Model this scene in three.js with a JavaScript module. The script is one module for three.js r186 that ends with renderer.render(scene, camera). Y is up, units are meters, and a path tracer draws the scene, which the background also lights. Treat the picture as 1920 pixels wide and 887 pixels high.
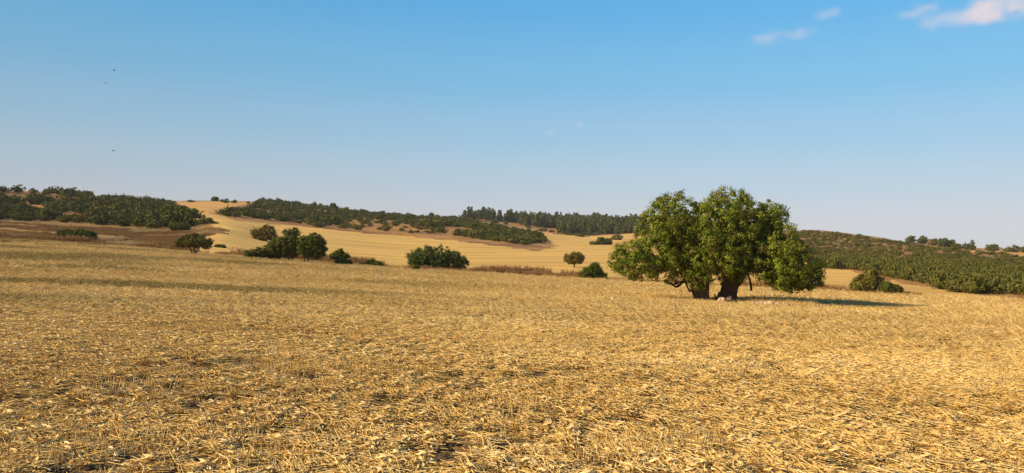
import * as THREE from 'three';
import { mergeGeometries } from 'three/addons/utils/BufferGeometryUtils.js';

// ---------------------------------------------------------------- camera, sky, sun, exposure
const W = 1920, HH = 887, EYE = 1.6, FOV = 34.6, PITCH = 1.67, ROLL = 1.5;
const D2R = Math.PI / 180;
const scene = new THREE.Scene();
const camera = new THREE.PerspectiveCamera(FOV, W / HH, 0.1, 12000);
camera.position.set(0, EYE, 0);
camera.rotation.set(PITCH * D2R, 0, ROLL * D2R, 'YXZ');
camera.updateMatrixWorld();

const renderer = new THREE.WebGLRenderer({ antialias: true });
renderer.toneMapping = THREE.LinearToneMapping;
renderer.toneMappingExposure = 1.65;
renderer.shadowMap.enabled = true;

function rng(seed) { let a = seed >>> 0; return () => { a = (a + 0x6d2b79f5) | 0; let t = Math.imul(a ^ (a >>> 15), 1 | a); t = (t + Math.imul(t ^ (t >>> 7), 61 | t)) ^ t; return ((t ^ (t >>> 14)) >>> 0) / 4294967296; }; }
const hash2 = (x, y, s) => { let h = Math.imul(x, 374761393) ^ Math.imul(y, 668265263) ^ Math.imul(s, 2147483647 ^ 0x5bd1e995); h = Math.imul(h ^ (h >>> 13), 1274126177); return ((h ^ (h >>> 16)) >>> 0) / 4294967296; };
const fade = (t) => t * t * (3 - 2 * t);
function vnoise(x, y, s = 1, per = 0) {              // value noise 0..1, tileable when per > 0
  let xi = Math.floor(x), yi = Math.floor(y); const fx = fade(x - xi), fy = fade(y - yi);
  const w = (v) => (per ? ((v % per) + per) % per : v);
  const a = hash2(w(xi), w(yi), s), b = hash2(w(xi + 1), w(yi), s), c = hash2(w(xi), w(yi + 1), s), d = hash2(w(xi + 1), w(yi + 1), s);
  return a + (b - a) * fx + (c - a) * fy + (a - b - c + d) * fx * fy;
}
function fbm(x, y, oct = 4, s = 1, per = 0) { let v = 0, a = 0.5, n = 0; for (let i = 0; i < oct; i++) { v += a * vnoise(x, y, s + i * 17, per); n += a; x *= 2; y *= 2; per *= 2; a *= 0.5; } return v / n; }
const clamp = (v, a = 0, b = 1) => Math.min(b, Math.max(a, v));
const lerp = (a, b, t) => a + (b - a) * t;
const sstep = (a, b, v) => fade(clamp((v - a) / (b - a)));

const SUN_EL = 30 * D2R, SUN_BACK = 12 * D2R;       // sun to the left of the view, a little behind the camera
const sunDir = new THREE.Vector3(-Math.cos(SUN_EL) * Math.cos(SUN_BACK), Math.sin(SUN_EL), Math.cos(SUN_EL) * Math.sin(SUN_BACK));
{ // computed clear evening sky: air and a few thin clouds
  const w = 2048, h = 1024, data = new Float32Array(w * h * 4);
  const stops = [[-90, .40, .36, .30], [-6, .52, .50, .48], [0, .64, .62, .63], [3.2, .605, .635, .68], [6, .48, .62, .74], [9.5, .345, .575, .77], [13, .23, .52, .79], [19, .125, .44, .79], [30, .055, .27, .60], [50, .026, .13, .36], [90, .016, .08, .25]];
  const azel = (x, y) => { const r = new THREE.Vector3((x - W / 2), -(y - HH / 2), -HH / 2 / Math.tan(FOV / 2 * D2R)).applyQuaternion(camera.quaternion).normalize(); return [Math.atan2(r.x, -r.z) / D2R, Math.asin(r.y) / D2R]; };
  const clouds = [[1725, 20, 1.3, .4, .42, 3], [1765, 36, 1.3, .45, .30, 9], [1855, 20, 1.9, .75, 1.0, 5], [1905, 8, 2.2, .8, .55, 8], [1800, 32, 2.6, .6, .22, 10], [1440, 72, 1.3, .45, .34, 11], [1500, 62, 1.1, .4, .30, 13], [1550, 26, .9, .35, .34, 15], [1033, 249, .4, .2, .25, 19], [1086, 233, .35, .18, .22, 21]].map(([x, y, ...q]) => [...azel(x, y), ...q]).concat([[52, 22, 7, 2, .5, 23], [75, 26, 6, 2.4, .4, 29], [-120, 24, 8, 2, .3, 31], [140, 28, 9, 3, .4, 37]]);
  const sunAz = Math.atan2(sunDir.x, -sunDir.z);
  for (let j = 0; j < h; j++) for (let i = 0; i < w; i++) {
    const el = ((j + .5) / h - .5) * 180, u = (i + .5) / w;                    // row 0 = bottom
    // equirect: u = atan2(z, x) / 2pi + .5
    const phi = (u - .5) * 2 * Math.PI, dx = Math.cos(phi), dz = Math.sin(phi), az = Math.atan2(dx, -dz) / D2R;
    let k = 0; while (k < stops.length - 2 && el > stops[k + 1][0]) k++;
    const A = stops[k], B = stops[k + 1], t = fade(clamp((el - A[0]) / (B[0] - A[0]))) * .5 + .5 * clamp((el - A[0]) / (B[0] - A[0]));
    let c = [lerp(A[1], B[1], t), lerp(A[2], B[2], t), lerp(A[3], B[3], t)];
    const ce = Math.cos(el * D2R), cs = ce * Math.cos(az * D2R - sunAz) * Math.cos(SUN_EL) + Math.sin(el * D2R) * Math.sin(SUN_EL);
    const glow = Math.pow(Math.max(0, cs), 12);
    const low = Math.exp(-Math.max(0, el) / 9);
    c = c.map((v, q) => v + glow * [.5, .42, .3][q]);
    const side = .5 + .5 * Math.cos(az * D2R - (sunAz + Math.PI));                // brighter towards the anti-solar side, as in the photograph
    const g = lerp(.80, 1.06, sstep(.1, .95, side)); c = c.map((v, q) => v * lerp(1, g, el > -5 ? 1 : 0) * lerp(1, [.99, .99, .985][q], low));
    for (const [ca, cel, sx, sy, op, sd] of clouds) {
      let da = az - ca; if (da > 180) da -= 360; if (da < -180) da += 360;
      const ex = da / sx, ey = (el - cel - .06 * da) / sy; const r = ex * ex + ey * ey; if (r > 6) continue;
      const n = fbm(az * 1.7 + sd * 7, el * 3 + sd, 5, sd);
      const o = op * sstep(.12, .8, n * 1.6 * Math.exp(-r * .9));
      c = [lerp(c[0], .74, o), lerp(c[1], .68, o), lerp(c[2], .74, o)];
    }
    const p = (j * w + i) * 4; data[p] = c[0] / 1.65; data[p + 1] = c[1] / 1.65; data[p + 2] = c[2] / 1.65; data[p + 3] = 1;
  }
  const sky = new THREE.DataTexture(data, w, h, THREE.RGBAFormat, THREE.FloatType);
  sky.mapping = THREE.EquirectangularReflectionMapping; sky.magFilter = THREE.LinearFilter; sky.colorSpace = THREE.LinearSRGBColorSpace; sky.needsUpdate = true;
  scene.background = sky; scene.environment = sky;
}
const sun = new THREE.DirectionalLight(new THREE.Color(1.0, 0.80, 0.50), 4.6);
sun.position.copy(sunDir).multiplyScalar(300); sun.castShadow = true; sun.shadow.radius = 1.2;
sun.shadow.mapSize.set(4096, 4096); Object.assign(sun.shadow.camera, { left: -200, right: 200, top: 200, bottom: -200, near: 1, far: 900 });
scene.add(sun, sun.target);

// ---------------------------------------------------------------- rays and terrain
const FPX = HH / 2 / Math.tan(FOV / 2 * D2R);
const fwd = new THREE.Vector3(0, 0, -1).applyQuaternion(camera.quaternion);
const rayOf = (px, py) => new THREE.Vector3((px - W / 2) / FPX, -(py - HH / 2) / FPX, -1).applyQuaternion(camera.quaternion);
function at(px, py, d) { const r = rayOf(px, py), k = d / Math.hypot(r.x, r.z); return new THREE.Vector3(r.x * k, EYE + r.y * k, r.z * k); }

const LAYERS = [
  [[-300, 430, 140], [0, 448, 130], [200, 459, 120], [400, 477, 110], [600, 491, 105], [800, 507, 98], [950, 515, 92], [1100, 524, 85], [1300, 535, 80], [1500, 543, 78], [1640, 551, 76], [1800, 557, 76], [1920, 561, 76], [2250, 575, 76]],
  [[-300, 405, 230], [0, 415, 225], [200, 424, 215], [330, 431, 190], [420, 425, 190], [520, 427, 240], [620, 431, 260], [700, 437, 260], [800, 442, 260], [900, 453, 235], [1000, 463, 215], [1100, 468, 210], [1200, 470, 215], [1350, 478, 200], [1500, 490, 190], [1600, 489, 195], [1700, 491, 200], [1800, 496, 200], [1920, 502, 200], [2250, 512, 200]],
  [[-300, 375, 340], [0, 385, 330], [200, 389, 330], [330, 391, 330], [400, 394, 330], [520, 404, 370], [620, 412, 370], [700, 414, 370], [800, 421, 360], [900, 433, 340], [1000, 448, 330], [1100, 453, 340], [1200, 453, 340], [1350, 456, 330], [1500, 465, 310], [1600, 471, 310], [1700, 476, 300], [1800, 484, 300], [1920, 491, 300], [2250, 503, 300]],
  [[-300, 343, 430], [0, 358, 420], [100, 364, 420], [160, 368, 430], [250, 377, 450], [330, 380, 480], [400, 379, 500], [450, 379, 500], [520, 386, 500], [620, 395, 500], [700, 402, 500], [800, 411, 490], [850, 414, 510], [900, 418, 560], [950, 422, 580], [1000, 431, 560], [1050, 437, 560], [1100, 440, 560], [1190, 437, 560], [1350, 441, 520], [1480, 441, 460], [1520, 437, 470], [1600, 443, 450], [1700, 457, 430], [1800, 470, 420], [1920, 477, 420], [2250, 485, 420]],
  [[-300, 338, 520], [0, 357, 500], [160, 367, 510], [250, 376, 520], [330, 378, 560], [400, 377, 560], [520, 382, 600], [620, 393, 600], [700, 399, 600], [800, 409, 600], [870, 409, 680], [900, 408, 700], [950, 411, 750], [1000, 414, 780], [1050, 415, 800], [1100, 417, 800], [1190, 421, 800], [1350, 431, 760], [1480, 437, 700], [1520, 435, 650], [1600, 441, 600], [1700, 455, 560], [1800, 466, 620], [1920, 470, 650], [2250, 477, 650]],
];
const AZN = 1440, TAB = LAYERS.map((L) => {
  const pts = L.map(([x, y, d]) => { const p = at(x, y, d); return [Math.atan2(p.x, -p.z), d, p.y]; });
  const out = new Float32Array((AZN + 1) * 2), lo = pts[0], hi = pts[pts.length - 1];
  for (let i = 0; i <= AZN; i++) {
    const az = (i / AZN * 2 - 1) * Math.PI; let d, h;
    if (az <= lo[0] || az >= hi[0]) {                                  // round the back: from one end to the other
      const span = 2 * Math.PI - (hi[0] - lo[0]), t = fade((az >= hi[0] ? az - hi[0] : az + 2 * Math.PI - hi[0]) / span);
      d = lerp(hi[1], lo[1], t); h = lerp(hi[2], lo[2], t);
    } else {
      let k = 0; while (az > pts[k + 1][0]) k++;
      const p0 = pts[Math.max(0, k - 1)], p1 = pts[k], p2 = pts[k + 1], p3 = pts[Math.min(pts.length - 1, k + 2)], w = p2[0] - p1[0], t = (az - p1[0]) / w;
      const cub = (q) => { const m1 = (p2[q] - p0[q]) / (p2[0] - p0[0]) * w, m2 = (p3[q] - p1[q]) / (p3[0] - p1[0]) * w, t2 = t * t, t3 = t2 * t; return (2 * t3 - 3 * t2 + 1) * p1[q] + (t3 - 2 * t2 + t) * m1 + (3 * t2 - 2 * t3) * p2[q] + (t3 - t2) * m2; };
      d = cub(1); h = cub(2);
    }
    out[i * 2] = d; out[i * 2 + 1] = h;
  }
  return out;
});
const ND = new Float64Array(9), NH = new Float64Array(9), NS = new Float64Array(9);
function layerAt(k, az) { const f = (az / Math.PI + 1) / 2 * AZN, i = Math.min(AZN - 1, Math.floor(f)), t = f - i, T = TAB[k]; return [lerp(T[i * 2], T[i * 2 + 2], t), lerp(T[i * 2 + 1], T[i * 2 + 3], t)]; }
function H(x, z) {
  const d = Math.hypot(x, z), az = Math.atan2(x, -z);
  ND[0] = 0; NH[0] = 0; ND[1] = 8; NH[1] = 0;
  for (let k = 0; k < 5; k++) { const [dd, hh] = layerAt(k, az); ND[k + 2] = dd; NH[k + 2] = hh; }
  ND[7] = 1600; NH[7] = NH[6] - 22; ND[8] = 6000; NH[8] = NH[6] - 70;
  let k = 0; while (k < 7 && d > ND[k + 1]) k++;
  const sl = (i) => (NH[i + 1] - NH[i]) / (ND[i + 1] - ND[i]);
  const tan = (i) => { if (i === 0) return 0; if (i === 8) return sl(7); const a = sl(i - 1), b = sl(i); return a * b <= 0 ? 0 : 2 * a * b / (a + b); };
  const w = ND[k + 1] - ND[k], t = clamp((d - ND[k]) / w), t2 = t * t, t3 = t2 * t;
  let h = (2 * t3 - 3 * t2 + 1) * NH[k] + (t3 - 2 * t2 + t) * w * tan(k) + (3 * t2 - 2 * t3) * NH[k + 1] + (t3 - t2) * w * tan(k + 1);
  const a = Math.min(1, d / 60);
  h += (fbm(x / 9, z / 9, 3, 5) - .5) * .10 * Math.min(1, d / 12) + (fbm(x / 46, z / 46, 3, 9) - .5) * lerp(0, .55, a) * (d > 130 ? 1 + Math.min(2.2, (d - 130) / 120) : 1);
  return h;
}
function ground(px, py, dmin = 3) {                  // the point of the terrain seen at a pixel
  const r = rayOf(px, py), l = Math.hypot(r.x, r.z), ux = r.x / l, uz = r.z / l, s = r.y / l; let best = 1e9, bd = 0, pd = dmin, pg = null;
  for (let d = dmin; d < 1000; d *= 1.004) {
    const g = EYE + s * d - H(ux * d, uz * d);
    if (g <= 0) { const t = pg === null ? 0 : pg / (pg - g), dd = lerp(pd, d, t); return new THREE.Vector3(ux * dd, H(ux * dd, uz * dd), uz * dd); }
    if (d > 100 && g / d < best) { best = g / d; bd = d; } pd = d; pg = g;
  }
  return new THREE.Vector3(ux * bd, H(ux * bd, uz * bd), uz * bd);
}
const mpp = (p) => p.clone().sub(camera.position).dot(fwd) / FPX;                 // metres per photo pixel at a point
const worldPoly = (pts, dmin) => pts.map(([x, y]) => { const g = ground(x, y, dmin); return [g.x, g.z]; });
function inside(poly, x, z) { let c = false; for (let i = 0, j = poly.length - 1; i < poly.length; j = i++) { const [xi, zi] = poly[i], [xj, zj] = poly[j]; if ((zi > z) !== (zj > z) && x < (xj - xi) * (z - zi) / (zj - zi) + xi) c = !c; } return c; }

// ---------------------------------------------------------------- textures
function tex(size, fn, repX = 1, repY = 1, srgb = false) {
  const d = new Uint8Array(size * size * 4);
  for (let j = 0; j < size; j++) for (let i = 0; i < size; i++) { const c = fn(i / size, j / size), p = (j * size + i) * 4; for (let q = 0; q < 3; q++) d[p + q] = clamp(c[q]) * 255; d[p + 3] = 255; }
  const t = new THREE.DataTexture(d, size, size); t.wrapS = t.wrapT = THREE.RepeatWrapping; t.magFilter = THREE.LinearFilter; t.minFilter = THREE.LinearMipmapLinearFilter; t.generateMipmaps = true; t.repeat.set(repX, repY); if (srgb) t.colorSpace = THREE.SRGBColorSpace; t.needsUpdate = true; return t;
}
const mixc = (a, b, t) => [lerp(a[0], b[0], t), lerp(a[1], b[1], t), lerp(a[2], b[2], t)];
// values below are factors around 1/1.25; materials multiply them with their own colour
const grainTex = tex(1024, (u, v) => { const n = fbm(u * 16, v * 16, 6, 3, 16), f = vnoise(u * 512, v * 512, 41, 512), g = vnoise(u * 170, v * 340, 43, 340); const t = .42 + .55 * n + .28 * (f - .5) + .22 * (g - .5); return [t, t * .97, t * .92]; });
const clodTex = tex(1024, (u, v) => { const t = fbm(u * 24, v * 24, 6, 7, 24) * .75 + .25 * vnoise(u * 256, v * 256, 5, 256); return [t, t, t]; });
const rowTex = tex(1024, (u, v) => { const w = (fbm(u * 6, v * 6, 3, 12, 6) - .5) * .05; const s = fbm(u * 5, (v + w) * 44, 4, 21, 44) * .6 + fbm(u * 3, (v + w) * 14, 3, 25, 14) * .4; const f = vnoise(u * 400, v * 512, 33, 512); const t = .25 + .95 * s + .16 * (f - .5); return [t, t * .97, t * .9]; });
const barkTex = tex(512, (u, v) => { const t = .35 + .65 * (fbm(u * 24, v * 6, 5, 51, 24) * .7 + .3 * fbm(u * 8, v * 8, 3, 57, 8)); return [t, t * .93, t * .86]; });

// ---------------------------------------------------------------- naming helpers
const taken = {};
function numbered(n) { const k = taken[n] = (taken[n] ?? -1) + 1; return k ? `${n}_${String(k).padStart(3, '0')}` : n; }
function tag(o, label, category, group, kind) { Object.assign(o.userData, { label, category }); if (group) o.userData.group = group; if (kind) o.userData.kind = kind; return o; }
function mesh(name, geo, mat, parent) { const m = new THREE.Mesh(geo, mat); m.name = parent && parent !== scene ? name : numbered(name); m.castShadow = m.receiveShadow = true; (parent ?? scene).add(m); return m; }
function thing(name, p, label, category, group) { const g = new THREE.Group(); g.name = numbered(name); g.position.copy(p); scene.add(g); return tag(g, label, category, group); }
const std = (o) => new THREE.MeshStandardMaterial({ roughness: 1, ...o });
const C = (r, g, b) => new THREE.Color().setRGB(r, g, b);

// ---------------------------------------------------------------- ground sheets (one terrain, split by what covers it)
const thick = (x, z) => fbm(x / .19, z / .15, 2, 123) * .66 + fbm(x / 1.4, z / 1.0, 3, 121) * .34;                       // how thick the straw lies, in hand-sized heaps
const POLY = {
  fallow: worldPoly([[-380, 402], [0, 416], [100, 423], [200, 427], [290, 428], [345, 435], [380, 428], [428, 431], [432, 438], [350, 451], [322, 471], [200, 463], [0, 452], [-380, 428]], 100),
  mid: worldPoly([[318, 474], [348, 452], [432, 438], [425, 431], [400, 424], [368, 414], [352, 402], [372, 397], [410, 404], [440, 413], [500, 419], [560, 424], [640, 433], [760, 443], [850, 451], [960, 464], [1010, 471], [1045, 462], [1030, 450], [1000, 439], [940, 427], [872, 417], [905, 416], [1000, 432], [1045, 440], [1100, 444], [1160, 440], [1195, 437], [1350, 445], [1480, 470], [1530, 501], [1600, 508], [1700, 532], [1800, 549], [1930, 562], [1800, 566], [1500, 550], [1300, 542], [1100, 530], [950, 521], [800, 513], [600, 497], [400, 483]], 60),
  upper: worldPoly([[288, 380], [330, 379], [400, 378], [475, 380.5], [450, 387], [418, 393], [402, 399], [366, 401], [345, 395], [335, 389], [308, 384]], 100),
  strip: worldPoly([[1795, 469.5], [1860, 470], [1990, 473], [1990, 482], [1850, 478]], 100),
};
const RED = [[[903, 411], [945, 409], [962, 413], [957, 417], [898, 415]], [[1012, 425], [1048, 425], [1046, 438], [1018, 436]]].map((p) => worldPoly(p, 100));
const ZONES = ['stubble_field', 'fallow_field', 'harvested_field', 'upper_field', 'hillside'];
{
  const azs = []; for (let a = -42; a <= 42.001; a += .14) azs.push(a * D2R); for (let a = 44; a < 318; a += 2) azs.push(a * D2R);
  const ds = [0.02]; for (let d = 1.2; d < 6000; d *= d < 900 ? 1.024 : 1.12) ds.push(d);
  const nA = azs.length, nD = ds.length, P = new Float32Array(nA * nD * 3), Nn = new Float32Array(nA * nD * 3);
  for (let j = 0; j < nD; j++) for (let i = 0; i < nA; i++) { const x = Math.sin(azs[i]) * ds[j], z = -Math.cos(azs[i]) * ds[j], p = (j * nA + i) * 3; P[p] = x; P[p + 1] = H(x, z); P[p + 2] = z; }
  const idx = ZONES.map(() => []);
  const zone = (x, z) => {
    const d = Math.hypot(x, z), az = Math.atan2(x, -z); const j = 1 + (fbm(x / 5, z / 5, 2, 61) - .5) * .03;
    if (d < layerAt(0, az)[0] * j) return 0;
    const X = x + (fbm(x / 3, z / 3, 3, 63) - .5) * 4, Z = z + (fbm(x / 3, z / 3, 3, 67) - .5) * 4;
    if (inside(POLY.fallow, X, Z)) return 1; if (inside(POLY.upper, X, Z) || inside(POLY.strip, X, Z)) return 3; if (inside(POLY.mid, X, Z)) return 2;
    return 4;
  };
  for (let j = 0; j < nD - 1; j++) for (let i = 0; i < nA; i++) {
    const i2 = (i + 1) % nA, a = j * nA + i, b = j * nA + i2, c = a + nA, e = b + nA;
    const x = (P[a * 3] + P[e * 3]) / 2, z = (P[a * 3 + 2] + P[e * 3 + 2]) / 2; idx[zone(x, z)].push(a, b, c, b, e, c);
  }
  const full = new THREE.BufferGeometry(); full.setAttribute('position', new THREE.BufferAttribute(P, 3)); full.setIndex(idx.flat()); full.computeVertexNormals(); Nn.set(full.attributes.normal.array);
  const tint = {     // base colours of the covering matter, varied by patches (linear)
    stubble_field(x, z) { const n = fbm(x / 14 + 3, z / 3.2, 4, 71), m = fbm(x / 40, z / 9, 3, 73), d = Math.hypot(x, z); const far = sstep(14, 60, d); return mixc(mixc(mixc([.062, .032, .010], [.36, .22, .07], sstep(.40, .52, thick(x, z))), [.52, .32, .085], far * .75 + .2 * n), [.22, .16, .035], sstep(.55, .75, m) * .5 * far); },
    fallow_field(x, z) { const n = fbm(x / 10, z / 7, 4, 75), g = fbm(x / 22 + 9, z / 10, 3, 77); return mixc(mixc([.18, .092, .017], [.44, .235, .042], sstep(.28, .7, n)), [.125, .105, .018], sstep(.44, .6, g) * .9); },
    harvested_field(x, z) { const n = fbm(x / 30, z / 14, 4, 79); return mixc([.47, .275, .055], [.59, .37, .085], n); },
    upper_field(x, z) { const n = fbm(x / 30, z / 18, 3, 81); return mixc([.43, .215, .04], [.52, .29, .065], n); },
    hillside(x, z) { for (const p of RED) if (inside(p, x, z)) return [.48, .21, .07]; const n = fbm(x / 16, z / 11, 4, 83), m = fbm(x / 60, z / 26, 3, 85), rock = fbm(x / 5, z / 5, 3, 87); let c = mixc([.24, .105, .02], [.46, .23, .045], sstep(.25, .75, n)); c = mixc(c, [.17, .115, .022], sstep(.5, .7, m) * .6); return mixc(c, [.48, .36, .2], sstep(.68, .76, rock) * .7); },
  };
  const mats = {
    stubble_field: std({ map: grainTex, bumpMap: clodTex, bumpScale: .05, vertexColors: true }), fallow_field: std({ map: grainTex, bumpMap: clodTex, bumpScale: .3, vertexColors: true }),
    harvested_field: std({ map: rowTex, bumpMap: rowTex, bumpScale: .12, vertexColors: true }), upper_field: std({ map: rowTex, vertexColors: true }), hillside: std({ map: grainTex, bumpMap: clodTex, bumpScale: .6, vertexColors: true }),
  };
  const labels = { stubble_field: 'straw covered stubble field spreading out around the big tree', fallow_field: 'brown and olive fallow strip below the wooded slope', harvested_field: 'golden harvested field in the shallow valley behind the weedy field edge', upper_field: 'orange gold field on the crest between the two wooded slopes', hillside: 'reddish dry hillside under the scattered scrub' };
  const uvs = { stubble_field: [3, 3, 0], fallow_field: [16, 16, .1], harvested_field: [90, 46, .07], upper_field: [110, 60, .05], hillside: [22, 22, .2] };
  ZONES.forEach((name, q) => {
    const map = new Map(), pos = [], nor = [], uv = [], col = [], id = [], [su, sv, rot] = uvs[name], cr = Math.cos(rot), sr = Math.sin(rot);
    for (const v of idx[q]) {
      let n = map.get(v); if (n === undefined) {
        n = map.size; map.set(v, n); const x = P[v * 3], y = P[v * 3 + 1], z = P[v * 3 + 2]; pos.push(x, y, z); nor.push(Nn[v * 3], Nn[v * 3 + 1], Nn[v * 3 + 2]); uv.push((x * cr - z * sr) / su, (x * sr + z * cr) / sv);
        const c = tint[name](x, z); col.push(c[0] * 1.35, c[1] * 1.35, c[2] * 1.35);
      } id.push(n);
    }
    const g = new THREE.BufferGeometry(); g.setAttribute('position', new THREE.Float32BufferAttribute(pos, 3)); g.setAttribute('normal', new THREE.Float32BufferAttribute(nor, 3)); g.setAttribute('uv', new THREE.Float32BufferAttribute(uv, 2)); g.setAttribute('color', new THREE.Float32BufferAttribute(col, 3)); g.setIndex(id);
    const m = mesh(name, g, mats[name]); tag(m, labels[name], name.includes('hill') ? 'hill' : 'field', null, 'structure');
  });
}

// ---------------------------------------------------------------- builders for plants
class Geo {
  constructor() { this.p = []; this.c = []; this.i = []; this.uv = []; }
  quad(o, a, b, col) {                               // a pointed leaf: a diamond along a, b across, slightly folded
    const n = this.p.length / 3; this.p.push(o.x - a.x, o.y - a.y, o.z - a.z, o.x + b.x, o.y + b.y, o.z + b.z, o.x + a.x, o.y + a.y, o.z + a.z, o.x - b.x, o.y - b.y, o.z - b.z);
    for (let k = 0; k < 4; k++) this.c.push(col[0], col[1], col[2]); this.uv.push(0, 0, 1, 0, 1, 1, 0, 1); this.i.push(n, n + 1, n + 2, n, n + 2, n + 3);
  }
  tube(pts, rad, seg, col, ridge = 0, seed = 1) {     // tapered limb with a lumpy outline
    const base = this.p.length / 3, m = pts.length; let ref = new THREE.Vector3(.31, .2, 1).normalize();
    let run = 0;
    for (let j = 0; j < m; j++) {
      const t = pts[Math.min(m - 1, j + 1)].clone().sub(pts[Math.max(0, j - 1)]).normalize(), u = ref.clone().cross(t).normalize(), w = t.clone().cross(u); if (j) run += pts[j].distanceTo(pts[j - 1]);
      for (let k = 0; k <= seg; k++) {
        const a = k / seg * 2 * Math.PI, r = rad[j] * (1 + ridge * (fbm(Math.cos(a) * 2.2 + 9, Math.sin(a) * 2.2 + run * .8, 3, seed) - .5) * 2), x = Math.cos(a) * r, y = Math.sin(a) * r;
        this.p.push(pts[j].x + u.x * x + w.x * y, pts[j].y + u.y * x + w.y * y, pts[j].z + u.z * x + w.z * y); this.c.push(...col); this.uv.push(k / seg * Math.max(1, Math.round(rad[0] * 4)), run * .8);
      }
    }
    for (let j = 0; j < m - 1; j++) for (let k = 0; k < seg; k++) { const a = base + j * (seg + 1) + k, b = a + seg + 1; this.i.push(a, a + 1, b, a + 1, b + 1, b); }
  }
  build(smooth = true) { const g = new THREE.BufferGeometry(); g.setAttribute('position', new THREE.Float32BufferAttribute(this.p, 3)); g.setAttribute('color', new THREE.Float32BufferAttribute(this.c, 3)); g.setAttribute('uv', new THREE.Float32BufferAttribute(this.uv, 2)); g.setIndex(this.i); g.computeVertexNormals(); return g; }
}
const V = (x, y, z) => new THREE.Vector3(x, y, z);
const rndDir = (r) => { const z = r() * 2 - 1, a = r() * 6.28318, s = Math.sqrt(1 - z * z); return V(Math.cos(a) * s, z, Math.sin(a) * s); };
// lobes: [cx, cy, cz, rx, ry, rz]; clumps of leaves over the lobes' surface and within
function foliage(G, lobes, o) {
  const r = rng(o.seed), area = lobes.map(([, , , a, b, c]) => Math.pow((Math.pow(a * b, 1.6) + Math.pow(a * c, 1.6) + Math.pow(b * c, 1.6)) / 3, 1 / 1.6)), tot = area.reduce((s, v) => s + v, 0);
  lobes.forEach((L, li) => {
    const n = Math.round(o.clumps * area[li] / tot);
    for (let q = 0; q < n; q++) {
      const dir = rndDir(r); if (o.top && dir.y < -.35 && r() < .6) dir.y *= -1;
      const bump = 1 + (o.lump ?? .22) * (fbm(dir.x * 2.3 + li * 7 + 40, dir.y * 2.3 + dir.z * 1.9 + 40, 3, o.seed) - .5) * 2;
      const k = (r() < (o.inner ?? .2) ? .35 + .5 * r() : .82 + .2 * r() + (r() < .09 ? .16 * r() : 0)) * bump;
      const c = V(L[0] + dir.x * L[3] * k, L[1] + dir.y * L[4] * k, L[2] + dir.z * L[5] * k); if (o.floor !== undefined && c.y < o.floor) continue;
      const out = V(dir.x / L[3], dir.y / L[4], dir.z / L[5]).normalize(), rc = o.clump * (.6 + .8 * r()), tone = .72 + .56 * r(), pal = o.palette[Math.floor(Math.pow(r(), 1.4) * o.palette.length)], m = Math.round(o.leaves * (.6 + .8 * r()));
      for (let l = 0; l < m; l++) {
        const d2 = rndDir(r), s = rc * Math.pow(r(), .45), pos = V(c.x + d2.x * s, c.y + d2.y * s * .85, c.z + d2.z * s).addScaledVector(out, rc * .2);
        if (o.floor !== undefined && pos.y < o.floor) continue;
        const nrm = d2.clone().multiplyScalar(.8).addScaledVector(out, .6).add(rndDir(r).multiplyScalar(.65)).normalize(), a = rndDir(r).cross(nrm).normalize(), b = nrm.clone().cross(a);
        const sz = o.size * (.65 + .7 * r()), tt = tone * (.8 + .4 * r()); G.quad(pos, a.multiplyScalar(sz * (o.long ?? .75)), b.multiplyScalar(sz * .5), [pal[0] * tt, pal[1] * tt, pal[2] * tt]);
      }
    }
  });
}
const leafMat = new THREE.MeshPhysicalMaterial({ vertexColors: true, roughness: .62, specularIntensity: .22, transmission: .2, thickness: 0 });
const shrubMat = new THREE.MeshPhysicalMaterial({ vertexColors: true, roughness: .9, specularIntensity: .15 });
const barkMat = std({ map: barkTex, bumpMap: barkTex, bumpScale: .03, vertexColors: true });
const stemMat = std({ vertexColors: true });
const PAL = {
  carob: [[.150, .185, .014], [.185, .215, .020], [.115, .150, .012], [.225, .235, .030], [.175, .145, .030]],
  dark: [[.066, .082, .010], [.082, .095, .013], [.052, .066, .009], [.098, .102, .016], [.092, .075, .020]],
  scrub: [[.078, .088, .015], [.098, .104, .020], [.060, .070, .013], [.122, .115, .026]],
  scrubB: [[.115, .112, .020], [.142, .125, .028], [.092, .092, .017], [.165, .13, .036]],
  thorn: [[.120, .112, .017], [.142, .124, .024], [.090, .086, .014], [.16, .118, .03]],
  brown: [[.145, .108, .024], [.17, .124, .03], [.115, .09, .02]],
  pine: [[.082, .095, .022], [.105, .115, .026], [.064, .078, .019], [.13, .13, .03]],
  olive: [[.098, .102, .020], [.125, .122, .027], [.076, .083, .017], [.145, .13, .032]],
};
function limb(G, a, b, ra, rb, o = {}) {              // a crooked tapered limb from a to b
  const r = rng(o.seed ?? 1), n = o.n ?? 7, pts = [], rad = [], w = o.bend ?? .08, L = a.distanceTo(b);
  for (let k = 0; k <= n; k++) { const t = k / n, p = a.clone().lerp(b, t); if (k && k < n) p.add(rndDir(r).multiplyScalar(L * w)); if (o.sag) p.y -= o.sag * L * Math.sin(Math.PI * t); pts.push(p); rad.push(lerp(ra, rb, Math.pow(t, o.taper ?? .8))); }
  const cv = new THREE.CatmullRomCurve3(pts), m = n * 2, P = cv.getPoints(m), R = P.map((_, i) => { const f = i / m * n, k = Math.min(n - 1, Math.floor(f)); return lerp(rad[k], rad[k + 1], f - k); });
  G.tube(P, R, o.seg ?? 8, o.col ?? [.2, .14, .09], o.ridge ?? .18, o.seed ?? 1);
  return P;
}

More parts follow.
